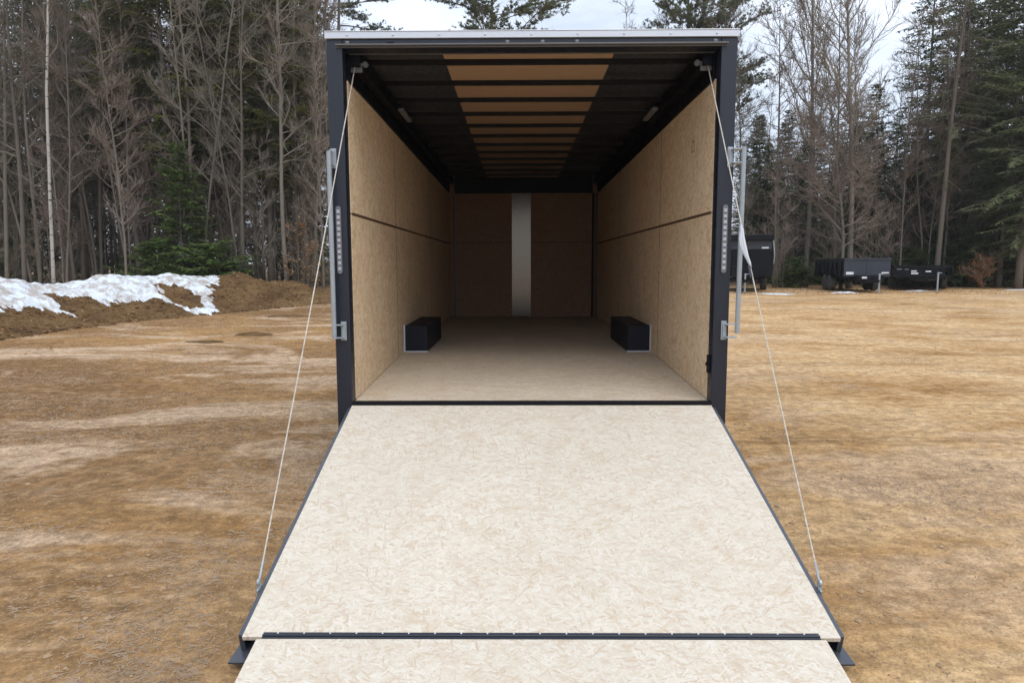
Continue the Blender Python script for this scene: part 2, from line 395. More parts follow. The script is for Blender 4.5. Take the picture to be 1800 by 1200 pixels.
# floor: dovetail then main deck
mb = MB()
prof = [(.02, FZ), (YK, ZF), (LF, ZF), (LF, ZF - .05), (YK, ZF - .05), (.02, FZ - .03)]
mb.add([(-WI, y, z) for y, z in prof] + [(WI, y, z) for y, z in prof], [(0, 1, 7, 6), (1, 2, 8, 7), (3, 4, 10, 9), (4, 5, 11, 10), (0, 6, 11, 5), (0, 5, 4, 1), (1, 4, 3, 2), (6, 7, 10, 11), (7, 8, 9, 10)])
fl = part(mb, 'floor', M['osb_floor'])
part(MB().box(-WI, WI, -.022, .019, FZ - .06, FZ + .010), 'threshold', M['black'], bevel=.004)
part(MB().box(-HW + .01, HW - .01, .012, .09, .34, FZ - .062), 'rear_bumper', M['navy'])
# walls
for s in (-1, 1):
    mb = MB(); x0, x1 = sorted((s * WI, s * (WI + .02)))
    zt = lambda y: ZW - .05 * y / LF
    ys = [.101, 1.76, 4.20, LF]
    zm = FZ + 1.25
    for a, b in zip(ys, ys[1:]):
        for lo, hi in ((None, zm - .004), (zm + .004, 'top')):
            yy = (a + .002, b - .002)
            for_z = lambda y, q: (FZ + .002 + (ZF - FZ) * min(1, y / YK) if q is None else (zt(y) if q == 'top' else q))
            v = [(x, y, for_z(y, q)) for q in (lo, hi) for y in yy for x in (x0, x1)]
            mb.add(v, [(0, 2, 3, 1), (4, 5, 7, 6), (0, 1, 5, 4), (2, 6, 7, 3), (0, 4, 6, 2), (1, 3, 7, 5)])
    wl = part(mb, 'side_wall', M['osb_wall'])
    sm = MB().box(*sorted((s * (WI - .002), s * (WI + .012))), .12, LF, zm - .0095, zm + .0095)
    part(sm, 'seam_strip', mat('brown seam strip', (.10, .055, .028), .6), wl)
    sm = MB()
    for y in (1.76, 4.20):
        sm = MB().box(*sorted((s * (WI - .001), s * (WI + .011))), y - .0045, y + .0045, ZF + .004, zm - .0105).box(*sorted((s * (WI - .001), s * (WI + .011))), y - .0045, y + .0045, zm + .0105, ZW - .03)
        part(sm, 'upright_seam', mat('brown seam strip', (.10, .055, .028), .6), wl)
    sm = MB().box(*sorted((s * (WI + .021), s * (WI + .03))), .10, LF, FZ, ZW)
    part(sm, 'backing', M['black'], wl)
    part(MB().box(*sorted((s * (WI + .031), s * (HW - .002))), .1005, LF + .1, .42, ZR - .0305), 'outer_wall', M['navy'])
    # top rail above the wall boards
    v0 = s * WI; v1 = s * (WI - .05)
    mb = MB(); xs = sorted((s * (WI + .03), s * (WI - .012)))
    mb.box(xs[0], xs[1], .125, LF, ZW - .006, ZR - .031)
    xs = sorted((s * (WI - .014), s * (WI - .075))); mb.box(xs[0], xs[1], .13, LF, ZB - .06, ZB + .045)
    part(mb, 'top_rail', M['black'])
    xs = sorted((s * (WI - .076), s * (WI - .125)))
    il = part(MB().box(xs[0], xs[1], 1.55, 2.02, ZB - .035, ZB - .005), 'interior_light', M['frost'], bevel=.01)
    xs = sorted((s * (WI - .005), s * (WI - .085))); 
    br = MB().box(xs[0], xs[1], .155, .17, FZ + 2.165, FZ + 2.225)
    br.lathe([(-.012, .018), (-.005, .02), (0, .014), (.005, .02), (.012, .018)], (s * (WI - .105), .165, FZ + 2.215), 'y', 14)
    part(br, 'cable_pulley', M['lip'])
# front wall, post cover, corner trims
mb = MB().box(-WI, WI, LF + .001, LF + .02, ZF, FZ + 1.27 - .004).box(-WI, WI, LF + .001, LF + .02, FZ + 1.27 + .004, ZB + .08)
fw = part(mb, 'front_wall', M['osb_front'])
part(MB().box(-HW + .004, HW - .004, LF + .021, LF + .06, ZF - .1, ZR - .031), 'backing', M['black'], fw)
for s, m in ((-1, 'lip'), (1, 'black')):
    xs = sorted((s * 1.10, s * 1.125)); part(MB().box(xs[0], xs[1], LF - .03, LF - .001, ZF, ZW - .06), 'corner_trim', M[m], fw)
part(MB().box(1.128, WI - .002, LF - .07, LF - .032, ZF, ZW - .06), 'corner_post', mat('wood corner post', (.16, .10, .06), .7), fw)
px0, px1 = at(900, 450, 11.1).x, at(933, 450, 11.1).x
mb = MB(); k = 8
v = []; 
for i in range(k + 1):
    x = px0 + (px1 - px0) * i / k; b = .0012 * (1 - (2 * i / k - 1) ** 2)
    v += [(x, LF - .004 - b, ZF + .005), (x, LF - .004 - b, ZW - .02)]
v2 = [(px0, LF - .0005, ZF + .005), (px0, LF - .0005, ZW - .02), (px1, LF - .0005, ZF + .005), (px1, LF - .0005, ZW - .02)]
mb.add(v + v2, [(2 * i, 2 * i + 2, 2 * i + 3, 2 * i + 1) for i in range(k)] + [(18, 0, 1, 19), (16, 20, 21, 17)])
part(mb, 'post_cover', M['post'], smooth=False)
part(MB().box(-1.10, 1.10, LF - .06, LF - .001, ZW - .055, ZR - .032), 'front_dark_strip', M['black'])  # added dark strip, stands in for the black zone where the bows converge
# roof
part(MB().box(-HW + .004, HW - .004, .1005, LF + .1, ZR - .03, ZR - .010), 'roof_sheet', M['roofdark'])
part(MB().box(-.58, .548, .132, LF - .02, ZB + .033, ZB + .041), 'ceiling_panel', M['ply'])
for i in range(14):
    y = .326 + i * .531
    if y > LF - .05: break
    mb = MB(); h = .028
    pr = [(y - .02, ZB + h + .004), (y - .013, ZB), (y + .013, ZB), (y + .02, ZB + h + .004)]
    X = WI - .078
    mb.add([(-X, a, b) for a, b in pr] + [(X, a, b) for a, b in pr], [(0, 1, 2, 3), (7, 6, 5, 4), (0, 4, 5, 1), (1, 5, 6, 2), (2, 6, 7, 3), (3, 7, 4, 0)])
    part(mb, 'roof_bow', M['black'])
# wheel boxes
for s in (-1, 1):
    xs = sorted((s * (WI - .001), s * .965)); y0, y1 = 2.05, 3.27
    wb = part(MB().box(xs[0], xs[1], y0, y1, ZF + .001, ZF + .252), 'wheel_box', M['boxdark'], bevel=.006)
    tr = MB().box(*sorted((s * (WI - .002), s * (WI - .016))), y0 - .006, y0 - .0005, ZF + .002, ZF + .27)
    tr.box(*sorted((s * (WI - .017), s * .955)), y0 - .016, y0 - .0005, ZF + .002, ZF + .014)
    part(tr, 'edge_trim', M['alu'], wb)
# lock bars with brackets, swung open at either side
for s in (-1, 1):
    if s < 0: a, b = at(578, 266, 4.42), at(588, 596, 4.42)
    else: a, b = at(1308, 258, 4.42), at(1295.5, 586, 4.42)
    b.y = a.y
    lb = part(MB().tube([a, a.lerp(b, .5), b], .0155, 12), 'lock_bar', M['galv'], smooth=False)
    for z, q in ((FZ + 1.59, 'top'), (FZ + .48, 'low')):
        t = (a.z - z) / (a.z - b.z); p = a.lerp(b, t)
        xj = s * (1.268 if q == 'top' else 1.262)
        if s < 0 and q == 'low': xj = -1.235
        m = MB().box(xj - .018, xj + .018, -.010, -.001, z - .062, z + .062)
        m.box(xj - .010, xj + .010, -.018, -.010, z - .05, z + .05)
        for dz in (-.042, .042):
            m.box(*sorted((xj, p.x)), p.y - .008, -.002, z + dz - .003, z + dz + .003)
        part(m, 'bracket', M['galv'], lb, bevel=.002)
mb = MB().box(WI - .012, WI + .001, .03, .075, FZ + .19, FZ + .31).lathe([(-.016, .012), (0, .016), (.012, .012)], (WI - .012, .05, FZ + .25), 'y', 10)
part(mb, 'hold_back_latch', M['black'])

mk = MB()
for q in ((.60, .606, 1.72, 1.80), (.66, .666, 1.72, 1.80), (.606, .66, 1.794, 1.80), (.606, .66, 1.72, 1.726)): mk.box(WI - .0012, WI - .0002, q[0], q[1], FZ + q[2], FZ + q[3])
part(mk, 'ink_stamp', M['black'])
# ramp door
P0 = Vector((0, -.024, FZ - .012)); P1 = Vector((0, -1.912, FZ - .559)); RL = (P1 - P0).length
tv = (P1 - P0).normalized(); nv_ = Vector((1, 0, 0)).cross(tv); nv_ = -nv_ if nv_.z < 0 else nv_
def rxf(p): q = P0 + Vector((1, 0, 0)) * p[0] + tv * p[1] + nv_ * p[2]; return (q.x, q.y, q.z)
rd = MB().box(-1.165, 1.165, .0, RL - .02, -.085, -.021, xf=rxf)
ramp = part(rd, 'ramp_door', M['black'])
for q in (-1, 1):
    part(MB().box(*sorted((q * 1.191, q * 1.212)), .02, RL - .015, -.088, -.007, xf=rxf), 'edge_frame', M['skin'], ramp, bevel=.002)
    cp = [(q * 1.10, RL + .045), (q * 1.10, RL - .30), (q * 1.192, RL - .30), (q * 1.243, RL + .045)]
    part(MB().add([rxf((x, y, -.098)) for x, y in cp] + [rxf((x, y, -.0895)) for x, y in cp], [(0, 1, 2, 3), (4, 5, 6, 7)] + [(i, (i + 1) % 4, 4 + (i + 1) % 4, 4 + i) for i in range(4)]), 'corner_plate', M['skin'], ramp)
part(MB().box(-WI, WI, .006, RL, -.0195, 0, xf=rxf), 'deck', M['osb_ramp'], ramp, bevel=.0015)
hs = MB().box(-1.108, 1.108, RL - .021, RL - .009, .0005, .003, xf=rxf).box(-1.108, 1.108, RL - .002, RL + .008, -.016, .002, xf=rxf)
hs.tube([rxf((-1.108, RL - .005, .003)), rxf((1.108, RL - .005, .003))], .0045, 10)
hg = part(hs, 'hinge_strip', M['navy'], ramp)
for i in range(21):
    x = -1.05 + i * .105; c = rxf((x, RL - .016, .003))
    part(MB().lathe([(0, .0042), (.002, .0035), (.0035, .001)], c, 'z', 8), 'rivet', M['alu'], ramp)
q0 = Vector(rxf((0, RL + .009, 0))); q1 = Vector((0, q0.y - .42, .012)); tf = (q1 - q0).normalized(); nf = Vector((1, 0, 0)).cross(tf); nf = -nf if nf.z < 0 else nf
def fxf(p): q = q0 + Vector((1, 0, 0)) * p[0] + tf * p[1] + nf * p[2]; return (q.x, q.y, q.z)
part(MB().box(-1.128, 1.128, 0, (q1 - q0).length, -.019, 0, xf=fxf), 'transition_flap', M['osb_ramp'], ramp, bevel=.0015)
ANC = {}
for s in (-1, 1):
    c = Vector(rxf((s * 1.222, RL * .857, -.02)))
    ANC[s] = c + Vector((0, 0, .035))
    m = MB().box(*sorted((s * 1.2175, s * 1.226)), RL * .857 - .02, RL * .857 + .02, -.08, -.008, xf=rxf)
    m.tube([c + Vector((0, 0, 0)), c + Vector((0, .004, .03))], .010, 10)
    m.lathe([(-.006, .010), (-.004, .016), (.004, .016), (.006, .010)], c + Vector((0, 0, .036)), 'x', 12)
    part(m, 'cable_anchor', M['galv'], ramp)
# lift cables
for s in (-1, 1):
    top = Vector((s * (WI - .04), .15, FZ + 2.2)); a = ANC[s]
    pts = [top.lerp(a, t) + Vector((0, 0, -.02 * math.sin(PI * t))) for t in np.linspace(0, 1, 24)]
    cb = part(MB().tube(pts, .0034, 6), 'lift_cable', M['rope'])
    part(MB().tube([pts[-2].lerp(pts[-1], .35), pts[-1]], .0055, 8), 'cable_sleeve', M['galv'], cb)
    if s > 0:
        dr = (a - top).normalized()
        i0 = next(p for p in pts if p.z < FZ + 1.17)
        base = i0
        m = MB()
        for j, (off, lo, hi, bulge) in enumerate(((-.004, 0, .28, -.014), (-.010, .02, .27, -.026), (-.007, .01, .29, -.020), (-.004, .03, .29, -.010))):
            pp = []
            for t in np.linspace(0, 1, 12):
                p = base + dr * (lo + (hi - lo) * t); p = p + Vector((bulge * math.sin(PI * min(1, t * 1.02)), -.006 * (j - 1.5), 0)); pp.append(p)
            m.tube(pp, [.004] + [.0068] * 10 + [.004], 8)
        part(m, 'slack_loop', M['strap'], cb, smooth=True)
        m = MB().tube([base + dr * .285 + Vector((-.008, 0, 0)), base + dr * .36 + Vector((-.008, 0, 0))], .008, 8)
        part(m, 'cable_grip', M['slate'], cb)
# running gear, hidden behind the ramp but there
part(MB().box(-1.0, -.9, .1, LF, .44, FZ - .06).box(.9, 1.0, .1, LF, .44, FZ - .06), 'chassis', M['black'])
for s in (-1, 1):
    for y in (2.36, 2.96):
        x = s * 1.14
        ty = part(MB().lathe([(-.10, .2), (-.10, .30), (-.07, .33), (.07, .33), (.10, .30), (.10, .2)], (x, y, .33 - .01), 'x', 28), 'wheel', M['tyre'])
        part(MB().lathe([(-.09, .195), (-.03, .18), (-.02, .07), (.02, .06), (.06, .18), (.09, .195)], (x, y, .32), 'x', 20), 'rim', M['rim'], ty)

# ------------------------------------------------------------------ parked trailers on the far side of the lot
def wheel(parent, x, y, r=.34, wd=.22):
    ty = MB().lathe([(-wd / 2, r * .6), (-wd / 2, r * .9), (-wd * .36, r), (wd * .36, r), (wd / 2, r * .9), (wd / 2, r * .6)], (x, y, r), 'x', 26)
    q = ty.build('wheel', M['tyre'], parent)
    MB().lathe([(-wd * .46, r * .6), (-wd * .2, r * .55), (-wd * .15, r * .2), (wd * .15, r * .2), (wd * .2, r * .55), (wd * .46, r * .6)], (x, y, r), 'x', 20).build('rim', M['rim'], q)
    return q
def base_gear(R, W, tongue, axles, jackx=.0, zc=.5):
    x = W / 2
    for s in (-1, 1):
        for y in axles: wheel(R, s * (x + .02), y)
        mb = MB(); y0, y1 = axles[0] - .42, axles[-1] + .42
        mb.box(*sorted((s * (x - .10), s * (x + .16))), y0 + .12, y1 - .12, .74, .765)
        v = lambda a, b: mb.box(*sorted((s * (x - .10), s * (x + .16))), min(a, b), max(a, b), .55, .735)
        v(y0, y0 + .02); v(y1 - .02, y1)
        mb.build('fender', M['blackpaint'], R)
    mb = MB().box(-.55, -.47, -.05, 4.2, zc - .12, zc + .02).box(.47, .55, -.05, 4.2, zc - .12, zc + .02)
    for y in (.3, 1.1, 1.9, 2.7, 3.5): mb.box(-x * .9, x * .9, y, y + .06, zc - .06, zc + .015)
    mb.build('chassis', M['blackpaint'], R)
    mb = MB().tube([(-.5, .0, zc - .05), (-.03, -tongue, zc - .05)], .05, 8).tube([(.5, .0, zc - .05), (.03, -tongue, zc - .05)], .05, 8)
    mb.lathe([(-.10, .04), (0, .055), (.05, .05)], (0, -tongue - .05, zc - .02), 'y', 12)
    mb.build('tongue', M['blackpaint'], R)
    jk = MB().tube([(jackx, -tongue * .72, .0), (jackx, -tongue * .72, zc + .25)], .035, 10).box(jackx - .1, jackx + .1, -tongue * .72 - .1, -tongue * .72 + .1, .0, .015)
    jk.tube([(jackx, -tongue * .72, zc + .22), (jackx + .13, -tongue * .72, zc + .22)], .012, 6)
    jk.build('jack', M['galv'], R)
def place(name, px, py, D, rz):
    for k in range(400):                      # walk out until the sight line meets the ground
        D = 18 + k * .05; p = at(px, py, D)
        if p.z <= g(p.x, p.y): break
    return empty(name, (p.x, p.y, g(p.x, p.y) + .012), rz)
def ribs(mb, x, y0, y1, z0, z1, n, s):
    for i in range(n):
        y = y0 + (y1 - y0) * i / (n - 1)
        mb.box(*sorted((x, x + s * .05)), y - .03, y + .03, z0, z1)
# 1: tall dump trailer, partly behind the jamb
R = place('dump_trailer', 1308, 513, 28.5, math.radians(-17))
tag(R, 'tall black dump trailer nearest the ramp trailer, partly hidden by its right jamb', 'trailer', 'black trailers parked at the tree line')
W = 2.05; base_gear(R, W * .80, 1.5, (2.2, 3.05))
mb = MB()
for s in (-1, 1):
    mb.box(*sorted((s * W / 2, s * (W / 2 - .04))), .04, 4.2, .62, 1.95); ribs(mb, s * W / 2, .3, 4.0, .62, 1.9, 7, s)
mb.box(-W / 2 + .041, W / 2 - .041, .04, 4.2, .60, .66)
mb.build('bed', M['blackpaint'], R)
fb = MB().box(-W / 2, W / 2, -.01, .039, .62, 1.78).build('front_board', M['blackpaint'], R)
MB().box(-W / 2 + .03, W / 2 - .03, -.02, -.011, 1.72, 2.05).build('upper_panel', M['slate'], fb)
MB().box(-W / 2 - .04, W / 2 + .04, -.22, .14, 2.06, 2.30).build('tarp_housing', M['blackpaint'], R, bevel=.03)
for q in ((-.95, -.70, -.026, -.0205, 1.74, 1.90), (.62, .88, -.026, -.0205, 1.74, 1.80)): MB().box(*q).build('sticker', M['decal'], fb)
MB().box(-.14, .10, -.018, -.0105, .62, .70).build('plate', M['decal'], fb)
MB().box(-.5, .5, -.5, -.03, .55, 1.05).build('pump_box', M['blackpaint'], R, bevel=.02)
for s in (-1, 1): MB().tube([(s * (W / 2 + .07), .2, 1.15), (s * (W / 2 + .09), .1, 1.5), (s * (W / 2 + .02), .02, 2.1)], .03, 8).build('tarp_arm', M['galv'], R)
# 2: dump trailer seen at an angle
R = place('dump_trailer', 1522, 514, 28.6, math.radians(-9))
tag(R, 'black dump trailer with slate grey front and twin axles, middle of the three', 'trailer', 'black trailers parked at the tree line')
W = 1.72; base_gear(R, W * .94, 1.2, (1.75, 2.5), .18)
mb = MB()
for s in (-1, 1):
    mb.box(*sorted((s * W / 2, s * (W / 2 - .04))), .04, 4.3, .62, 1.27); ribs(mb, s * W / 2, .3, 4.1, .62, 1.2, 7, s)
    mb.box(*sorted((s * (W / 2 + .04), s * (W / 2 - .06))), -.02, 4.3, 1.271, 1.34)
mb.box(-W / 2 + .041, W / 2 - .041, .04, 4.3, .58, .66)
mb.build('bed', M['blackpaint'], R)
fb = MB().box(-W / 2 + .001, W / 2 - .001, -.01, .039, .62, 1.27).box(-W / 2 - .02, W / 2 + .02, -.05, -.021, 1.275, 1.345).build('front_board', M['slate'], R)
MB().box(-.03, .03, -.03, -.011, .66, 1.26).build('rib', M['slate'], fb)
for q in ((-.78, -.50, -.02, -.0105, .70, .80), (.54, .80, -.02, -.0105, .74, .79)): MB().box(*q).build('sticker', M['decal'], fb)
MB().box(-.5, .45, -.55, -.05, .42, .68).build('pump_box', M['blackpaint'], R, bevel=.02)
MB().box(-.35, -.17, -.56, -.551, .55, .62).build('plate', M['decal'], R)
# 3: low utility trailer
R = place('utility_trailer', 1620, 511, 29.5, math.radians(-25))
tag(R, 'low black utility trailer farthest right, with open slatted sides', 'trailer', 'black trailers parked at the tree line')
W = 2.2; base_gear(R, W * .86, 1.3, (1.9, 2.7), .45, .52)
mb = MB().box(-W / 2, W / 2, .0, 4.6, .55, .62); mb.build('deck', M['blackpaint'], R)
mb = MB()
for s in (-1, 1):
    mb.box(*sorted((s * (W / 2), s * (W / 2 - .06))), 0, 4.6, 1.0, 1.06)
    for i in range(6): mb.box(*sorted((s * (W / 2 - .005), s * (W / 2 - .055))), .02 + i * .9, .08 + i * .9, .621, .999)
    mb.box(*sorted((s * (W / 2 - .015), s * (W / 2 - .045))), .1, 4.6, .70, .94)
mb.box(-W / 2 + .061, W / 2 - .061, 0, .06, .98, 1.05)
mb.build('side_rail', M['blackpaint'], R)
fb = MB().box(-W / 2 + .07, W / 2 - .30, .01, .05, .625, .975).build('front_board', M['blackpaint'], R)
for q in ((-.42, -.22, .0, .009, .78, .83), (-.42, -.16, .0, .009, .68, .74), (.10, .30, .0, .009, .77, .82)): MB().box(*q).build('sticker', M['decal'], fb)
for q in ((-.95, -.78, .0, .009, .86, .91), (-.66, -.52, .0, .009, .86, .90)): MB().box(*q).build('reflector', M['lens'], fb)

# ------------------------------------------------------------------ bank of soil and snow on the left
ST = [(-330, 13.0, 503), (-150, 15.0, 500), (0, 17.0, 501), (30, 17.4, 499), (62, 18.0, 509), (105, 18.6, 506), (165, 19.4, 494), (230, 20.2, 489), (290, 21.0, 491), (333, 21.6, 487), (368, 22.2, 493), (395, 22.8, 487), (425, 23.2, 480), (455, 23.8, 489), (500, 24.6, 496), (548, 25.6, 506), (600, 27, 513), (680, 29, 514)]
def crest(px):
    D = pw(px, [(a, b) for a, b, c in ST]); py = pw(px, [(a, c) for a, b, c in ST]); return at(px, py, D)
def bank_pt(px, t):
    c = crest(px); d = crest(px + 70) - crest(px - 70); d.z = 0; d.normalize(); nrm = Vector((d.y, -d.x, 0))
    if nrm.y > 0: nrm = -nrm
    half = 3.0 if t > 0 else 2.2
    x, y = c.x + nrm.x * half * t, c.y + nrm.y * half * t
    gz = g(x, y); k = max(0, 1 - abs(t)); s = k * k * (3 - 2 * k) * .55 + k * .45
    h = c.z - g(c.x, c.y)
    z = gz + h * s + (.20 * nz(x * .8, y * .8, 3) + .08 * nz(x * 2.6, y * 2.6, 9) + .05 * nz(x * 6.5, y * 6.5, 4)) * min(1, k * 3) - (.06 if k < .01 else 0)
    return Vector((x, y, z))
PX = list(np.linspace(-330, 680, 420)); TT = list(np.linspace(-1, 1.08, 72))
G = [[bank_pt(p, t) for t in TT] for p in PX]
mb = MB(); nt_ = len(TT)
mb.add([v for r in G for v in r], [(i * nt_ + j, (i + 1) * nt_ + j, (i + 1) * nt_ + j + 1, i * nt_ + j + 1) for i in range(len(PX) - 1) for j in range(nt_ - 1)])
tag(mb.build('dirt_bank', M['soil'], smooth=True), kind='structure')
SB = [(-330, .5), (-120, .55), (-20, .55), (8, .62), (20, .30), (58, .13), (80, .35), (110, .42), (150, .52), (195, .55), (225, .50), (245, .72), (262, 1.0), (280, .98), (300, .78), (322, .46), (345, .26), (358, .20), (372, .10), (385, -.1), (410, -.4), (680, -.6)]
def snow_mask(px, t):
    x = pw(px, SB) - t
    a = .12 * nz(px * .035, t * 4, 5) + .11 * nz(px * .11, t * 12, 8) + .06 * nz(px * .3, t * 30, 3)
    m = x * 1.0 + a
    e = ((px - 272) / 23) ** 2 + ((t - .50) / .31) ** 2
    m = min(m, (math.sqrt(e) - 1) * .3 + a)
    if t < -.55: m = min(m, (t + .85) * .5)
    return m
mb = MB(); idx = {}
PXS = list(np.linspace(-330, 420, 480)); TS = list(np.linspace(-.9, 1.04, 110))
sv = []; keep = {}
for i, p in enumerate(PXS):
    for j, t in enumerate(TS):
        q = bank_pt(p, t); m = snow_mask(p, t)
        th = .11 * sstep(-.01, .16, m) + .03 * nz(q.x * 2.2, q.y * 2.2, 1) * sstep(0, .1, m)
        q.z += th - (.03 if m < .005 else 0); sv.append(q); keep[i, j] = m
f = []
for i in range(len(PXS) - 1):
    for j in range(len(TS) - 1):
        if max(keep[i, j], keep[i + 1, j], keep[i, j + 1], keep[i + 1, j + 1]) > 0:
            a = i * len(TS) + j; b = a + len(TS); f.append((a, b, b + 1, a + 1))
used = sorted({k for q in f for k in q}); rm = {k: i for i, k in enumerate(used)}
mb.add([sv[k] for k in used], [tuple(rm[k] for k in q) for q in f])
tag(mb.build('snow_bank', M['snow'], smooth=True), 'long bank of melting white snow lying along the brown soil at left', 'snow')
def patch(name, m, c, rx, ry, h, seed, label, cat, group=None):
    rnd = random.Random(seed); mb = MB(); v = []; f = []; n_, rr = 26, 6
    for k in range(rr + 1):
        for i in range(n_):
            a = 2 * PI * i / n_; q = 1 + .28 * nz(math.cos(a) * 1.6 + seed, math.sin(a) * 1.6, seed) + .12 * nz(math.cos(a) * 5 + seed, math.sin(a) * 5, 2)
            r = k / rr; x, y = c.x + rx * r * q * math.cos(a), c.y + ry * r * q * math.sin(a)
            v.append((x, y, g(x, y) + h * (1 - r ** 2) * (1 + .5 * nz(x * 4, y * 4, seed)) - (.012 if k == rr else 0)))
    for k in range(rr):
        for i in range(n_): f.append((k * n_ + i, k * n_ + (i + 1) % n_, (k + 1) * n_ + (i + 1) % n_, (k + 1) * n_ + i))
    return tag(mb.add(v, f).build(name, m, smooth=True), label, cat, group)
for i, (px, py, D, rx, lb) in enumerate(((1368, 517, 26.5, .95, 'thin strip of snow left on the ground beside the tall dump trailer'), (1487, 516, 27.0, .75, 'thin strip of snow lying in front of the middle dump trailer'), (1612, 513, 28.4, .8, 'thin strip of snow lying in front of the low utility trailer'), (1796, 511, 28, .9, 'strip of snow at the right edge of the lot, clear of any trailer'))):
    p = at(px, py, D); patch('snow_patch', M['snow'], p, rx * .85, .24, .05, i + 3, lb, 'snow', 'leftover snow strips by the parked trailers')
for i, (px, py, D, rx, ry, h, lb) in enumerate(((445, 581, 14.6, .45, .28, .05, 'low pile of reddish soil scraped up left of the trailer, the larger one'), (362, 597, 13.4, .42, .22, .03, 'flat dark scrape of soil left of the trailer, nearest the camera'), (500, 553, 18.5, .6, .3, .05, 'low ridge of dark soil beside the trailer near the soil bank'))):
    p = at(px, py, D); patch('soil_pile', M['soil'], p, rx, ry, h, i + 20, lb, 'soil pile', 'small soil heaps on the lot')

# ------------------------------------------------------------------ trees
def wander(rnd, p, d, L, n, wob, up=0.0):
    pts = [p]; d = d.normalized()
    for i in range(n):
        d = (d + Vector((rnd.gauss(0, wob), rnd.gauss(0, wob), rnd.gauss(0, wob) + up))).normalized()
        pts.append(pts[-1] + d * (L / n))
    return pts
def along(pts, t):
    k = t * (len(pts) - 1); i = min(int(k), len(pts) - 2); return pts[i].lerp(pts[i + 1], k - i), (pts[i + 1] - pts[i]).normalized()
def bare_tree(seed, H, r0, clear, nb, spread, rise, stems=1, twig=1.0, lean=.02):
    rnd = random.Random(seed); tr, cr = MB(), MB()
    for s in range(stems):
        a = rnd.uniform(0, 2 * PI); d = Vector((math.cos(a) * lean * (1 + 1.5 * (stems > 1)), math.sin(a) * lean * (1 + 1.5 * (stems > 1)), 1))
        h = H * (1 if s == 0 else rnd.uniform(.7, .95)); rr = r0 * .54 * (1 if s == 0 else rnd.uniform(.6, .85))
        tp = wander(rnd, Vector((math.cos(a) * .15 * (stems > 1), math.sin(a) * .15 * (stems > 1), -.15)), d, h, 16, .02, .02)
        tr.tube(tp, [rr * (1.25 if i == 0 else 1) * (1 - .93 * (i / 16) ** 1.1) + .004 for i in range(17)], 8)
        for b in range(nb // stems):
            t = clear + (1 - clear) * ((b + rnd.random()) / (nb // stems)) * .98
            p, td = along(tp, t); az = rnd.uniform(0, 2 * PI)
            L = spread * (1 - .72 * max(0, (t - clear) / (1 - clear)) ** 1.3) * rnd.uniform(.55, 1.15)
            if t < clear + .12: L *= .7
            el = rise + rnd.gauss(0, .18)
            bd = Vector((math.cos(az) * math.cos(el), math.sin(az) * math.cos(el), math.sin(el)))
            bp = wander(rnd, p, bd, L, 6, .11, .03); br = min(rr * .34 * (1 - t * .7) + .006, .034)
            cr.tube(bp, [br * (1 - .85 * i / 6) + .003 for i in range(7)], 5, 1, False)
            for q in range(int(3 + L * 3.4)):
                u = rnd.uniform(.2, 1); sp_, sd_ = along(bp, u)
                pd = (sd_ + Vector((rnd.gauss(0, .55), rnd.gauss(0, .55), rnd.gauss(.12, .4)))).normalized()
                l2 = L * .38 * (1.15 - u * .6) * rnd.uniform(.5, 1.2) + .15
                s2 = wander(rnd, sp_, pd, l2, 3, .16, .08)
                cr.tube(s2, [br * .30 * (1 - .6 * i / 3) + .005 for i in range(4)], 3, 1, False)
                for x in range(int(twig * (3 + l2 * 5))):
                    tp_, tdd = along(s2, rnd.uniform(.15, 1))
                    wd = (tdd + Vector((rnd.gauss(0, .6), rnd.gauss(0, .6), rnd.gauss(.15, .45)))).normalized()
                    cr.tube(wander(rnd, tp_, wd, rnd.uniform(.2, .6), 2, .15, .05), [.0075, .006, .003], 3, 1, False)
    return tr, cr
def needle_quad(cr, p, d, L, wd, rnd, m=1):
    s = d.cross(Vector((rnd.gauss(0, .5), rnd.gauss(0, .5), 1)))
    if s.length < 1e-3: s = Vector((1, 0, 0))
    s = s.normalized() * wd * .5; e = p + d * L
    cr.add([p - s * .5, p + d * L * .45 - s, e, p + d * L * .45 + s + Vector((0, 0, .004))], [(0, 1, 2, 3)], m)
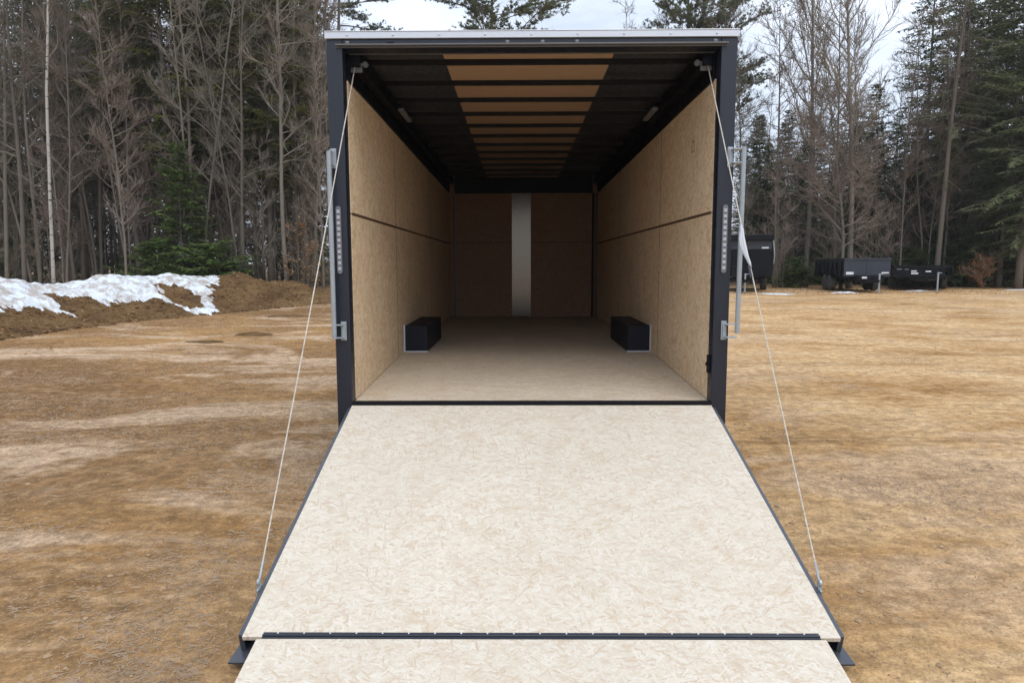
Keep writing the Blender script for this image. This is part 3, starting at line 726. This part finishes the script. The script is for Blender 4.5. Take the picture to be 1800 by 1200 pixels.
def conifer(seed, H, r0, base, R, droop, step=.24, per=6, dens=1.0, shape=1.0, patchy=.0):
    rnd = random.Random(seed); tr, cr = MB(), MB()
    tp = wander(rnd, Vector((0, 0, -.15)), Vector((0, 0, 1)), H, 14, .012, .05)
    r0 *= .65
    tr.tube(tp, [r0 * (1.2 if i == 0 else 1) * (1 - .96 * i / 14) + .004 for i in range(15)], 8)
    z = base
    while z < H - .1:
        t = z / H; k = (z - base) / (H - base)
        rl = R * min(1, .45 + k * 3.2) * (1 - k) ** (.75 * shape) + .12
        for b in range(per):
            if rnd.random() < patchy: continue
            p, _ = along(tp, min(.999, (z + rnd.uniform(-.1, .1)) / H)); az = rnd.uniform(0, 2 * PI); L = rl * rnd.uniform(.55, 1.18)
            el = -droop * (1 - k) + .35 * k + rnd.gauss(0, .12)
            bp = wander(rnd, p, Vector((math.cos(az) * math.cos(el), math.sin(az) * math.cos(el), math.sin(el))), L, 4, .07, -.02)
            cr.tube(bp, [.006 + .011 * L / 2.5 * (1 - i / 4.2) for i in range(5)], 3, 0, False)
            nn = int((4 + L * 13) * dens)
            for q in range(nn):
                u = .12 + .88 * (q + rnd.random()) / nn; pp, dd = along(bp, min(.999, u)); sg = 1 if q % 2 else -1
                sd_ = Vector((-dd.y, dd.x, 0)) * sg
                vd = (dd * rnd.uniform(.4, .9) + sd_ * rnd.uniform(.5, 1) + Vector((0, 0, rnd.gauss(-.12, .22)))).normalized()
                l2 = (.10 + .30 * L / 2.2 * (1.05 - u)) * rnd.uniform(.7, 1.3) + .06
                needle_quad(cr, pp, vd, l2, .06 * rnd.uniform(.7, 1.4), rnd)
                needle_quad(cr, pp + vd * l2 * .35, (vd + Vector((rnd.gauss(0, .5), rnd.gauss(0, .5), rnd.gauss(-.1, .4)))).normalized(), l2 * .7, .055, rnd)
        z += step * rnd.uniform(.7, 1.3)
    return tr, cr
def white_pine(seed, H, r0, base, R, tiers):
    rnd = random.Random(seed); tr, cr = MB(), MB()
    tp = wander(rnd, Vector((0, 0, -.15)), Vector((0, 0, 1)), H, 14, .012, .05)
    tr.tube(tp, [r0 * (1.2 if i == 0 else 1) * (1 - .9 * i / 14) + .006 for i in range(15)], 9)
    for k in range(tiers):
        t = base + (1 - base) * (k + .2) / tiers
        L0 = R * (1.0 - .75 * (k / tiers) ** 1.6) * min(1, .6 + k * .2)
        for b in range(rnd.randint(4, 6)):
            p, _ = along(tp, min(.995, t + rnd.gauss(0, .012))); az = rnd.uniform(0, 2 * PI); L = L0 * rnd.uniform(.6, 1.15); el = rnd.gauss(.08, .10) + .3 * k / tiers
            bp = wander(rnd, p, Vector((math.cos(az) * math.cos(el), math.sin(az) * math.cos(el), math.sin(el))), L, 6, .08, .015)
            cr.tube(bp, [.010 + .03 * L / 4 * (1 - i / 6.3) for i in range(7)], 4, 0, False)
            for q in range(int(8 + L * 9)):
                u = rnd.uniform(.3, 1); pp, dd = along(bp, u); sd_ = Vector((-dd.y, dd.x, 0)) * rnd.choice((-1, 1))
                l2 = L * .28 * rnd.uniform(.4, 1.1); s2 = wander(rnd, pp, dd * .7 + sd_ * rnd.uniform(.3, 1) + Vector((0, 0, .15)), l2, 2, .12, .05)
                cr.tube(s2, [.010, .007, .004], 3, 0, False)
                for y in range(4):
                    c, cd_ = along(s2, rnd.uniform(.35, 1))
                    for w_ in range(11):
                        d = (cd_ * .6 + Vector((rnd.gauss(0, .6), rnd.gauss(0, .6), rnd.gauss(.25, .55)))).normalized()
                        needle_quad(cr, c, d, rnd.uniform(.10, .20), .032, rnd)
    return tr, cr
def leafy(seed, H, r0, nb, spread, leaves):
    tr, cr = bare_tree(seed, H, r0, .12, nb, spread, .5, 1, .6, .05); rnd = random.Random(seed + 1)
    vs = list(cr.v)
    for i in range(leaves):
        p = Vector(rnd.choice(vs)) + Vector((rnd.gauss(0, .05), rnd.gauss(0, .05), rnd.gauss(-.02, .04)))
        needle_quad(cr, p, Vector((rnd.gauss(0, 1), rnd.gauss(0, 1), rnd.gauss(-.4, .6))).normalized(), rnd.uniform(.07, .13), .06, rnd, 2)
    return tr, cr
PROTO = {}; ARR = {}
def register(key, name, gen, tm, cms):
    tr, cr = gen
    R = empty(name); a = tr.build('trunk', tm, R, smooth=True); b = cr.build('crown', cms, R)
    for o in (a, b, R): COL.objects.unlink(o)
    PROTO[key] = (R, a, b)
    ARR[key] = (tr, cr)
tw = [M['bark'], M['twig']]; twr = [M['bark'], M['twigr']]
register('bare0', 'bare_tree', bare_tree(1, 17, .13, .22, 40, 2.8, .62), M['bark'], tw)
register('bare1', 'bare_tree', bare_tree(2, 19, .16, .28, 38, 3.1, .55), M['bark'], tw)
register('bare2', 'bare_tree', bare_tree(3, 15, .10, .2, 40, 2.3, .72), M['bark'], twr)
register('bare3', 'bare_tree', bare_tree(4, 18, .14, .24, 48, 2.6, .75, 3), M['bark'], tw)
register('bare4', 'bare_tree', bare_tree(5, 13, .08, .15, 38, 2.1, .65, 2), M['bark'], twr)
register('big', 'bare_tree', bare_tree(6, 16, .24, .30, 30, 5.2, 1.02), M['bark'], tw)
register('wide', 'bare_tree', bare_tree(26, 10.5, .17, .22, 52, 4.4, .55, 1, 1.35), M['bark'], twr)
register('birch', 'birch_tree', bare_tree(7, 20, .115, .40, 30, 3.0, .95), M['birch'], [M['birch'], M['twigr']])
register('sap0', 'sapling', bare_tree(8, 6.5, .032, .12, 20, 1.3, .8, 1, .8), M['bark'], tw)
register('sap1', 'sapling', bare_tree(9, 5, .028, .08, 21, 1.3, .7, 3, .8), M['bark'], twr)
register('hem0', 'hemlock', conifer(10, 15, .16, .6, 2.7, .25, .27, 6), M['barkd'], [M['barkd'], M['needle']])
register('hem1', 'hemlock', conifer(11, 18, .20, 2.0, 3.0, .3, .30, 6, 1, .9, .2), M['barkd'], [M['barkd'], M['needle']])
register('hem2', 'hemlock', conifer(12, 11, .12, .5, 2.3, .2, .22, 6), M['barkd'], [M['barkd'], M['needle']])
register('spar', 'spruce', conifer(13, 20, .19, 5, 2.6, .45, .42, 5, .75, .7, .35), M['barkd'], [M['barkd'], M['pine']])
register('olive', 'hemlock', conifer(23, 19, .19, 5, 3.2, .2, .26, 6, 1.1, .8, .1), M['barkd'], [M['barkd'], M['olive']])
register('young', 'young_fir', conifer(14, 5.6, .06, .15, 1.35, .1, .15, 7, 1.1), M['barkd'], [M['barkd'], M['yew']])
register('pine0', 'white_pine', white_pine(15, 21, .24, .42, 6.2, 11), M['barkd'], [M['barkd'], M['pine']])
register('pine1', 'white_pine', white_pine(16, 19, .21, .40, 4.6, 12), M['barkd'], [M['barkd'], M['pine']])
register('beech', 'beech_sapling', leafy(17, 2.6, .022, 18, 1.1, 750), M['bark'], [M['bark'], M['twig'], M['tan']])
register('beecho', 'beech_sapling', leafy(18, 1.7, .02, 16, .85, 900), M['bark'], [M['bark'], M['twig'], M['orange']])
register('bush', 'bush', conifer(19, 2.2, .04, .05, 1.7, -.1, .09, 7, 1.0, .8), M['barkd'], [M['barkd'], M['yew']])

def plant(key, x, y, sc=1.0, rz=None, label='', cat='tree', group=None, sz=None):
    R, a, b = PROTO[key]
    o = R.copy(); COL.objects.link(o); o.location = (x, y, g(x, y)); o.scale = (sc, sc, sz or sc); o.rotation_euler = (0, 0, rz if rz is not None else RND.uniform(0, 2 * PI))
    for ch in (a, b):
        c = ch.copy(); c.parent = o; COL.objects.link(c)
    tag(o, label, cat, group); return o
RND = random.Random(77)
def pxy(px, D): p = at(px, 500, D); return p.x, p.y
HERO = [  # key, photo column, distance, scale, height scale, label, category
    ('birch', 93, 24.5, .95, 1.0, 'pale white birch trunk standing alone behind the snow at far left', 'birch'),
    ('young', 322, 26.5, 1.25, 1.1, 'bright green young fir rising behind the snow bank', 'fir'),
    ('bare3', 350, 27.5, 1.0, 1.0, 'grey clump of several trunks beside the green young fir', 'tree'),
    ('bush', 385, 26.5, 1.2, 1.0, 'dark green low evergreen bush behind the brown soil mound', 'bush'),
    ('bush', 272, 27.5, 1.1, 1.0, 'green low evergreen bush left of the young fir behind the snow', 'bush'),
    ('beech', 534, 26.2, 1.15, 1.1, 'beech sapling with dry tan leaves beside the soil bank', 'sapling'),
    ('beecho', 1727, 29.5, .85, .85, 'small beech sapling with dry orange leaves right of the utility trailer', 'sapling'),
    ('pine0', 862, 41, 1.3, .90, 'white pine with spreading limbs above the middle of the trailer roof', 'pine'),
    ('pine1', 1196, 40, .95, .97, 'white pine above the right part of the trailer roof, left of its neighbour', 'pine'),
    ('pine0', 1224, 44, .9, .98, 'white pine above the right end of the trailer roof, right of its neighbour', 'pine'),
    ('pine0', 600, 40, .95, .95, 'white pine showing its crown above the left corner of the trailer roof', 'pine'),
    ('big', 1492, 31.5, .98, 1.0, 'big bare tree with forked crown behind the middle dump trailer', 'tree'),
    ('wide', 1478, 31, .85, .85, 'bare reddish tree with spreading low branches behind the middle dump trailer', 'tree'),
    ('big', 1415, 34, .9, 1.15, 'tall bare forked tree rising against the sky right of the tall dump trailer', 'tree'),
    ('hem2', 1540, 37, 1.05, .98, 'dark hemlock with pointed top behind the big forked tree', 'hemlock'),
    ('hem2', 1468, 39, 1.0, .93, 'dark pointed hemlock left of the big forked tree', 'hemlock'),
    ('spar', 1645, 31, .95, 1.0, 'thin spruce with long bare pale trunk behind the utility trailer', 'spruce'),
    ('spar', 1672, 36, 1.0, 1.0, 'thin spruce with ragged crown right of the pale trunked one', 'spruce'),
    ('hem1', 1790, 30, 1.1, 1.0, 'large green hemlock at the right edge of the photo', 'hemlock'),
    ('hem0', 1722, 34, 1.0, 1.15, 'dense dark hemlock behind the orange leaved sapling', 'hemlock'),
    ('hem2', 1333, 39, .85, .87, 'small dark hemlock directly right of the trailer jamb', 'hemlock'),
    ('bush', 1400, 32.5, .8, .7, 'green low evergreen bush right of the tall dump trailer', 'bush'),
    ('bush', 1690, 33, 1.1, 1.1, 'dark evergreen bush right of the utility trailer', 'bush'),
    ('bush', 1600, 33, .9, .9, 'green evergreen bush directly behind the utility trailer', 'bush'),
]
for k, px, D, sc, sz, lb, cat in HERO:
    x, y = pxy(px, D); plant(k, x, y, sc, None, lb, cat, None, sz)
WHERE = {'L': 'in the wood left of the trailer', 'R': 'in the wood right of the trailer', 'B': 'in the wood behind the trailer'}
ROW = {0: 'at the front edge', 1: 'deeper'}
KIND = {'bare': ('bare grey tree', 'tree', 'bare trees'), 'sap': ('thin leafless sapling', 'sapling', 'leafless saplings'),
        'oli': ('olive green hemlock', 'hemlock', 'olive hemlocks'), 'hem': ('dark green hemlock', 'hemlock', 'hemlocks'), 'spa': ('thin ragged spruce', 'spruce', 'ragged spruces'), 'pin': ('tall white pine', 'pine', 'white pines'), 'you': ('young green fir', 'fir', 'young firs')}
def scatter(key, px, D, sc, sz=None):
    side = 'L' if px < 585 else ('R' if px > 1285 else 'B'); row = 0 if D < 33 else 1
    a, cat, gp = KIND[key[:3] if key[:3] != 'bar' and key != 'big' and key != 'wide' else 'bare']
    x, y = pxy(px, D)
    plant(key, x, y, sc, None, '%s %s %s' % (a, ROW[row], WHERE[side]), cat, '%s %s %s' % (gp, ROW[row], WHERE[side]), sz)
R2 = random.Random(5)
BARE = ['bare0', 'bare1', 'bare2', 'bare3', 'bare4']
GAP = [(262, 385, 29.5), (505, 560, 27.5), (82, 104, 24.9)]
for i in range(52):                          # left wood, leafless
    px = -170 + 760 * (i + R2.random()) / 52; D = R2.choice((25.6, 26.5, 28, 30, 33, 37, 42)) + R2.uniform(-.6, 1)
    if any(a <= px <= b and D < c for a, b, c in GAP): D += 6
    scatter(R2.choice(BARE), px, D, R2.uniform(.75, 1.1))
for i in range(34):                          # left wood, evergreens
    px = -150 + 720 * (i + R2.random()) / 34; D = R2.uniform(29, 46)
    scatter(R2.choice(['hem0', 'hem1', 'spar', 'hem1', 'spar', 'olive', 'olive']), px, D, R2.uniform(.9, 1.25))
for i in range(26):
    px = -150 + 730 * (i + R2.random()) / 26; scatter(R2.choice(['sap0', 'sap1']), px, R2.uniform(30 if 262 < px < 385 or 505 < px < 560 else 25.5, 33), R2.uniform(.7, 1.2))
for px, D in ((215, 37), (268, 40), (150, 42), (395, 44), (180, 46)): scatter('olive', px, D, R2.uniform(.95, 1.1))
for px, D in ((510, 44), (455, 41)): scatter('pine1', px, D, 1.05)
for px, D in ((420, 38), (500, 42), (555, 37), (30, 40)): scatter('hem2', px, D, R2.uniform(.8, 1.0))
for i in range(26):                          # right wood, leafless
    px = 1295 + 660 * (i + R2.random()) / 26; D = R2.choice((32, 34, 37, 41, 46)) + R2.uniform(-1, 1)
    scatter(R2.choice(BARE + ['bare4', 'bare2']), px, D, R2.uniform(.62, .95) if px < 1580 else R2.uniform(.8, 1.1))
for px, D, sc in ((1310, 44, .72), (1360, 43, .66), (1385, 46, .75), (1430, 42, .72), (1450, 47, .86), (1500, 46, .9), (1565, 43, .84), (1600, 46, .95), (1580, 36, .62), (1520, 50, .9), (1345, 50, .8), (1405, 51, .85)):
    scatter('hem2' if sc < .8 else 'hem0', px, D, sc, sc * .82 if sc >= .8 else sc)
for i in range(16):
    px = 1295 + 330 * (i + R2.random()) / 16; scatter('hem2', px, R2.uniform(38, 50), R2.uniform(.72, .95))
for i in range(15):
    px = 1600 + 370 * (i + R2.random()) / 15; scatter(R2.choice(['hem0', 'hem1', 'spar']), px, R2.uniform(34, 50), R2.uniform(.95, 1.25))
for px, D in ((1755, 32), (1800, 33), (1840, 31), (1700, 36), (1660, 37)): scatter('hem0', px, D, R2.uniform(.95, 1.15))
for px, D in ((1640, 34), (1575, 35), (1720, 35), (1770, 33.5), (1540, 36), (1450, 36)): scatter('young', px, D, R2.uniform(.5, .95))
for i in range(20):
    px = 1300 + 620 * (i + R2.random()) / 20; scatter(R2.choice(['sap0', 'sap1', 'sap1']), px, R2.uniform(31, 35), R2.uniform(.6, 1.0))
for i in range(12):                          # low woods behind the trailer
    px = 640 + 640 * (i + R2.random()) / 12; scatter(R2.choice(['bare4', 'bare2', 'hem2']), px, R2.uniform(38, 48), R2.uniform(.75, .95))
for px, D, sc in ((655, 46, .8), (1105, 46, .95), (1150, 43, .9), (1270, 42, .95), (1250, 38, .9)): scatter('bare1', px, D, sc)

# far-off wood beyond, one mass
def soup(items):
    vs, fs, ms, off = [], [], [], 0
    for key, x, y, sc, rz in items:
        for mbq, mo in zip(ARR[key], (0, None)):
            v = np.array(mbq.v); c, s_ = math.cos(rz), math.sin(rz)
            r = np.stack([v[:, 0] * c - v[:, 1] * s_, v[:, 0] * s_ + v[:, 1] * c, v[:, 2]], 1) * sc + np.array([x, y, g(x, y)])
            vs.append(r)
            conif = key.startswith('h')
            for q, m in zip(mbq.f, mbq.m):
                fs.append(tuple(k + off for k in q)); ms.append(0 if mo == 0 else (0 if m == 0 and conif else (2 if conif else 1)))
            off += len(v)
    me = bpy.data.meshes.new('far_wood'); me.from_pydata(np.concatenate(vs).tolist(), [], fs)
    for m in (M['barkd'], M['twig'], M['needle']): me.materials.append(m)
    me.polygons.foreach_set('material_index', ms); me.update()
    o = bpy.data.objects.new('far_wood', me); COL.objects.link(o); return o
items = []
for i in range(36):
    px = -300 + 900 * (i + R2.random()) / 36; D = R2.uniform(56, 78); x, y = pxy(px, D)
    items.append((R2.choice(['hem2', 'hem2', 'sap0', 'bare4']), x, y, R2.uniform(.7, 1.25), R2.uniform(0, 6)))
for i in range(34):
    px = 1290 + 800 * (i + R2.random()) / 34; D = R2.uniform(54, 70); x, y = pxy(px, D)
    items.append((R2.choice(['hem2', 'hem2', 'bare4']), x, y, R2.uniform(.6, .95) * (1 if px < 1600 else 1.4), R2.uniform(0, 6)))
tag(soup(items), 'dim mass of far trees seen through the gaps of the near wood', 'wood', kind='stuff')

# ------------------------------------------------------------------ small stuff on the ground
rnd = random.Random(9); mb = MB()
def free(x, y): return abs(x) > 1.33 or y > LF + .3 or y < -2.5
for i in range(9000):
    D = 2.2 + 20 * rnd.random() ** 1.7; x = rnd.uniform(-.82, .82) * D; y = D - 4.477
    if not free(x, y): continue
    r = rnd.uniform(.003, .009) * (1 + 1.4 * (rnd.random() < .05)); z = g(x, y) + r * .2
    v = [(x + r * rnd.uniform(.7, 1.3), y, z), (x, y + r * rnd.uniform(.7, 1.3), z), (x - r * rnd.uniform(.7, 1.3), y, z), (x, y - r * rnd.uniform(.7, 1.3), z), (x + r * .2, y, z + r * rnd.uniform(.5, .9)), (x, y, z - r)]
    mb.add(v, [(0, 1, 4), (1, 2, 4), (2, 3, 4), (3, 0, 4), (1, 0, 5), (2, 1, 5), (3, 2, 5), (0, 3, 5)])
tag(mb.build('gravel', M['stone']), 'scattered small stones and clods on the dirt lot', 'gravel', kind='stuff')
mb = MB()
for i in range(130000):
    D = 2.3 + 15 * rnd.random() ** 1.5; x = rnd.uniform(-.84, .84) * D; y = D - 4.477
    if not free(x, y): continue
    dn = nz(x * .55 + 3, y * .8, 6) + .5 * nz(x * 1.9, y * 2.3, 2)
    if dn < (-.10 if x < 0 else .36) + rnd.gauss(.06, .12): continue
    a = rnd.uniform(0, 2 * PI); l = rnd.uniform(.015, .060); wd = rnd.uniform(.0005, .0012); z = g(x, y) + .003
    dx, dy = math.cos(a), math.sin(a); up = abs(rnd.gauss(0, .16))
    mb.add([(x - dy * wd, y + dx * wd, z), (x + dy * wd, y - dx * wd, z), (x + dx * l * .6, y + dy * l * .6, z + up * l * .7 + .004), (x + dx * l, y + dy * l, z + up * l * .5 + .002)], [(0, 1, 2), (0, 2, 3)])
tag(mb.build('dry_grass', M['grass']), 'flattened dead straw grass matted on the dirt', 'grass', kind='stuff')

mb = MB()
for i in range(2600):                        # clods and old leaves on the soil bank and along the wood's edge
    px = rnd.uniform(-330, 660); t = rnd.uniform(-.15, 1.05)
    if snow_mask(px, t) > -.02 and px < 420: continue
    p = bank_pt(px, t); q = rnd.uniform(.015, .06) * (1.4 if rnd.random() < .1 else 1)
    v = [p + Vector((math.cos(k * 2.1) * q * rnd.uniform(.7, 1.3), math.sin(k * 2.1) * q * rnd.uniform(.7, 1.3), q * .2)) for k in range(3)] + [p + Vector((0, 0, q * rnd.uniform(.6, 1.1))), p - Vector((0, 0, q))]
    mb.add(v, [(0, 1, 3), (1, 2, 3), (2, 0, 3), (1, 0, 4), (2, 1, 4), (0, 2, 4)])
tag(mb.build('soil_clods', M['soil']), 'loose clods crumbled over the brown soil bank', 'soil clods', kind='stuff')
mb = MB()
for i in range(5200):
    if rnd.random() < .35:
        px = rnd.uniform(-200, 640); t = rnd.uniform(-.2, 1.25); p = bank_pt(px, min(t, 1.05)) if t < 1.05 else bank_pt(px, 1.05) + Vector((rnd.uniform(0, 2), -rnd.uniform(0, 3), 0))
    else:
        px = rnd.uniform(1290, 1900); x, y = pxy(px, rnd.uniform(26, 34)); p = Vector((x, y, 0))
    if p.z == 0 or p.z < g(p.x, p.y): p.z = g(p.x, p.y)
    d = Vector((rnd.gauss(0, 1), rnd.gauss(0, 1), rnd.gauss(0, .3))).normalized()
    needle_quad(mb, p + Vector((0, 0, .012)), d, rnd.uniform(.04, .09), .05, rnd, 0)
tag(mb.build('leaf_litter', M['tan']), 'dry tan leaves lying on the soil bank and along the wood edge', 'leaves', kind='stuff')

# ------------------------------------------------------------------ thin haze volume, added to lift the dark gaps between the trees
hm = bpy.data.materials.new('thin haze'); hm.use_nodes = True; hm.node_tree.nodes.clear()
ho = hm.node_tree.nodes.new('ShaderNodeOutputMaterial'); hv = hm.node_tree.nodes.new('ShaderNodeVolumePrincipled')
hv.inputs['Color'].default_value = (.97, .97, .96, 1); hv.inputs['Density'].default_value = .0005; hv.inputs['Anisotropy'].default_value = 0
hm.node_tree.links.new(hv.outputs[0], ho.inputs['Volume'])
tag(MB().box(-440, 440, -60, 620, -1.6, 33).build('haze', hm), 'thin pale haze added to soften the far wood', 'haze', kind='stuff')
